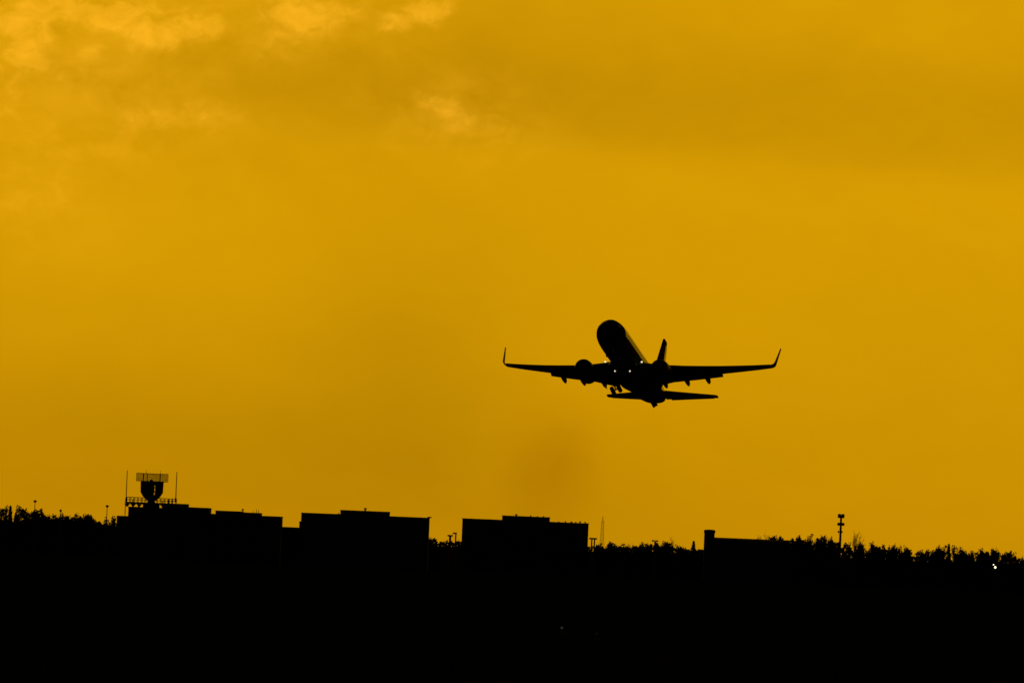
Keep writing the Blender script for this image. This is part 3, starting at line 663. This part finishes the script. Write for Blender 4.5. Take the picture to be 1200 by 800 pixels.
    b = NB(); loft(b, [foil((s * x, y, z), c, .12, UP, 0) for x, y, c, z in ((1.3, 36.72, 1.15, 1.155), (6.6, 38.18, .42, 1.615))]); part('elevator', b, 'wing', ht)
    # main gear swinging inwards
    gp = Vector((s * 2.86, 19.2, -1.3)); sw = R(27)
    def g(x, y, z): return gp + Vector((-s * (z * -math.sin(sw)) + s * x * math.cos(sw), y, z * math.cos(sw) - x * math.sin(sw)))
    b = NB(); tube(b, g(0, 0, 0), g(0, 0, -1.05), .21, .19, 10); tube(b, g(0, 0, -1.05), g(0, 0, -1.6), .1, .1, 10); mg = part('main_gear', b, 'steel')
    b = NB(); tube(b, g(-.1, -.1, -.95), gp + Vector((-s * 1.05, 0, -.25)), .08, n=8); part('drag_brace', b, 'steel', mg)
    b = NB(); tube(b, g(-.5, 0, -1.62), g(.5, 0, -1.62), .09, n=10); part('axle', b, 'steel', mg)
    for e_ in (-.43, .43):
        b = NB(); lathe(b, [(-.25, .2), (-.25, .45), (-.19, .56), (-.08, .6), (.08, .6), (.19, .56), (.25, .45), (.25, .2)], 'X', 22)
        bmesh.ops.rotate(b, matrix=Matrix.Rotation(sw * s, 3, 'Y'), verts=b.verts[:])
        bmesh.ops.translate(b, vec=g(e_, 0, -1.62), verts=b.verts[:]); part('wheel', b, 'tyre', mg)
    b = NB(); pr_ = [g(.55, 0, 0.1), g(.98, 0, -.15), g(1.12, 0, -.6), g(1.0, 0, -.95)]
    loft(b, [[p_ + Vector((q, yy, 0)) for q, yy in ((-.06, -.5 * f_), (.06, -.5 * f_), (.06, .5 * f_), (-.06, .5 * f_))] for p_, f_ in zip(pr_, (1, 1, .9, .6))]); part('gear_door', b, 'wing', mg, False)
# fin
b = NB(); n = 12
def fin_ring(y, c, z, t): return [Vector((v.z, v.y, z)) for v in foil((0, y, 0), c, t, UP, 0)]
loft(b, [fin_ring(27.0, 10.4, 1.5, .03), fin_ring(30.4, 7.0, 2.5, .055), fin_ring(31.4, 6.1, 3.2, .065), fin_ring(36.15, 2.55, 8.75, .075), fin_ring(36.6, 2.0, 8.95, .06)]); fin = part('tail_fin', b, 'radome')
b = NB(); loft(b, [fin_ring(34.75, 2.95, 2.75, .085), fin_ring(37.55, 1.35, 8.45, .085)]); part('rudder', b, 'sky_sheen', fin)
# nose gear, half folded
b = NB(); tube(b, (0, 4.1, -1.8), (0, 3.3, -2.75), .11, .08, 10); ng = part('nose_gear', b, 'steel')
for e_ in (-.2, .2):
    b = NB(); lathe(b, [(-.09, .1), (-.09, .26), (-.04, .34), (.04, .34), (.09, .26), (.09, .1)], 'X', 18, (e_, 3.3, -2.75)); part('wheel', b, 'tyre', ng)
for s in (1, -1):
    b = NB(); loft(b, [[Vector((s * x + q, y, z)) for q, y in ((-.02, 2.5), (.02, 2.5), (.02, 4.3), (-.02, 4.3))] for x, z in ((.42, -1.72), (.55, -2.3))]); part('gear_door', b, 'wing', ng, False)

# ------------------------------------------------------------------ exhaust smoke hanging behind the aircraft
D = 2000.; p = at(645, 552, D); b = NB(); bmesh.ops.create_icosphere(b, subdivisions=4, radius=1)
vm = bpy.data.materials.new('exhaust_smoke'); vm.use_nodes = True; t = vm.node_tree; t.nodes.clear()
out = t.nodes.new('ShaderNodeOutputMaterial'); ab = t.nodes.new('ShaderNodeVolumeAbsorption'); ab.inputs[0].default_value = (.55, .35, .1, 1)
tcn = t.nodes.new('ShaderNodeTexCoord'); ln = t.nodes.new('ShaderNodeVectorMath'); ln.operation = 'LENGTH'; t.links.new(tcn.outputs['Object'], ln.inputs[0])
mr = t.nodes.new('ShaderNodeMapRange'); mr.interpolation_type = 'SMOOTHSTEP'; mr.inputs[1].default_value = 1.0; mr.inputs[2].default_value = .05; mr.inputs[3].default_value = 0; mr.inputs[4].default_value = 1
t.links.new(ln.outputs['Value'], mr.inputs[0])
nn = t.nodes.new('ShaderNodeTexNoise'); nn.inputs['Scale'].default_value = 2.2; nn.inputs['Detail'].default_value = 3; t.links.new(tcn.outputs['Object'], nn.inputs['Vector'])
m1 = t.nodes.new('ShaderNodeMath'); m1.operation = 'MULTIPLY'; t.links.new(mr.outputs[0], m1.inputs[0]); t.links.new(nn.outputs[0], m1.inputs[1])
m2 = t.nodes.new('ShaderNodeMath'); m2.operation = 'MULTIPLY'; t.links.new(m1.outputs[0], m2.inputs[0]); m2.inputs[1].default_value = .038
t.links.new(m2.outputs[0], ab.inputs['Density']); t.links.new(ab.outputs[0], out.inputs['Volume'])
sm = link('exhaust_smoke', b, vm, loc=p); sm.scale = (13, 15, 17); sm.rotation_euler = (0, R(16), 0)
tag(sm, 'faint brownish exhaust smoke hanging in the air below the aircraft', 'smoke', kind='stuff')

# prototypes that were never placed do not stay in the scene
for lst in P.values():
    for o in lst:
        if o.name not in used:
            for c in list(o.children): bpy.data.objects.remove(c)
            bpy.data.objects.remove(o)
S.cycles.volume_bounces = 0
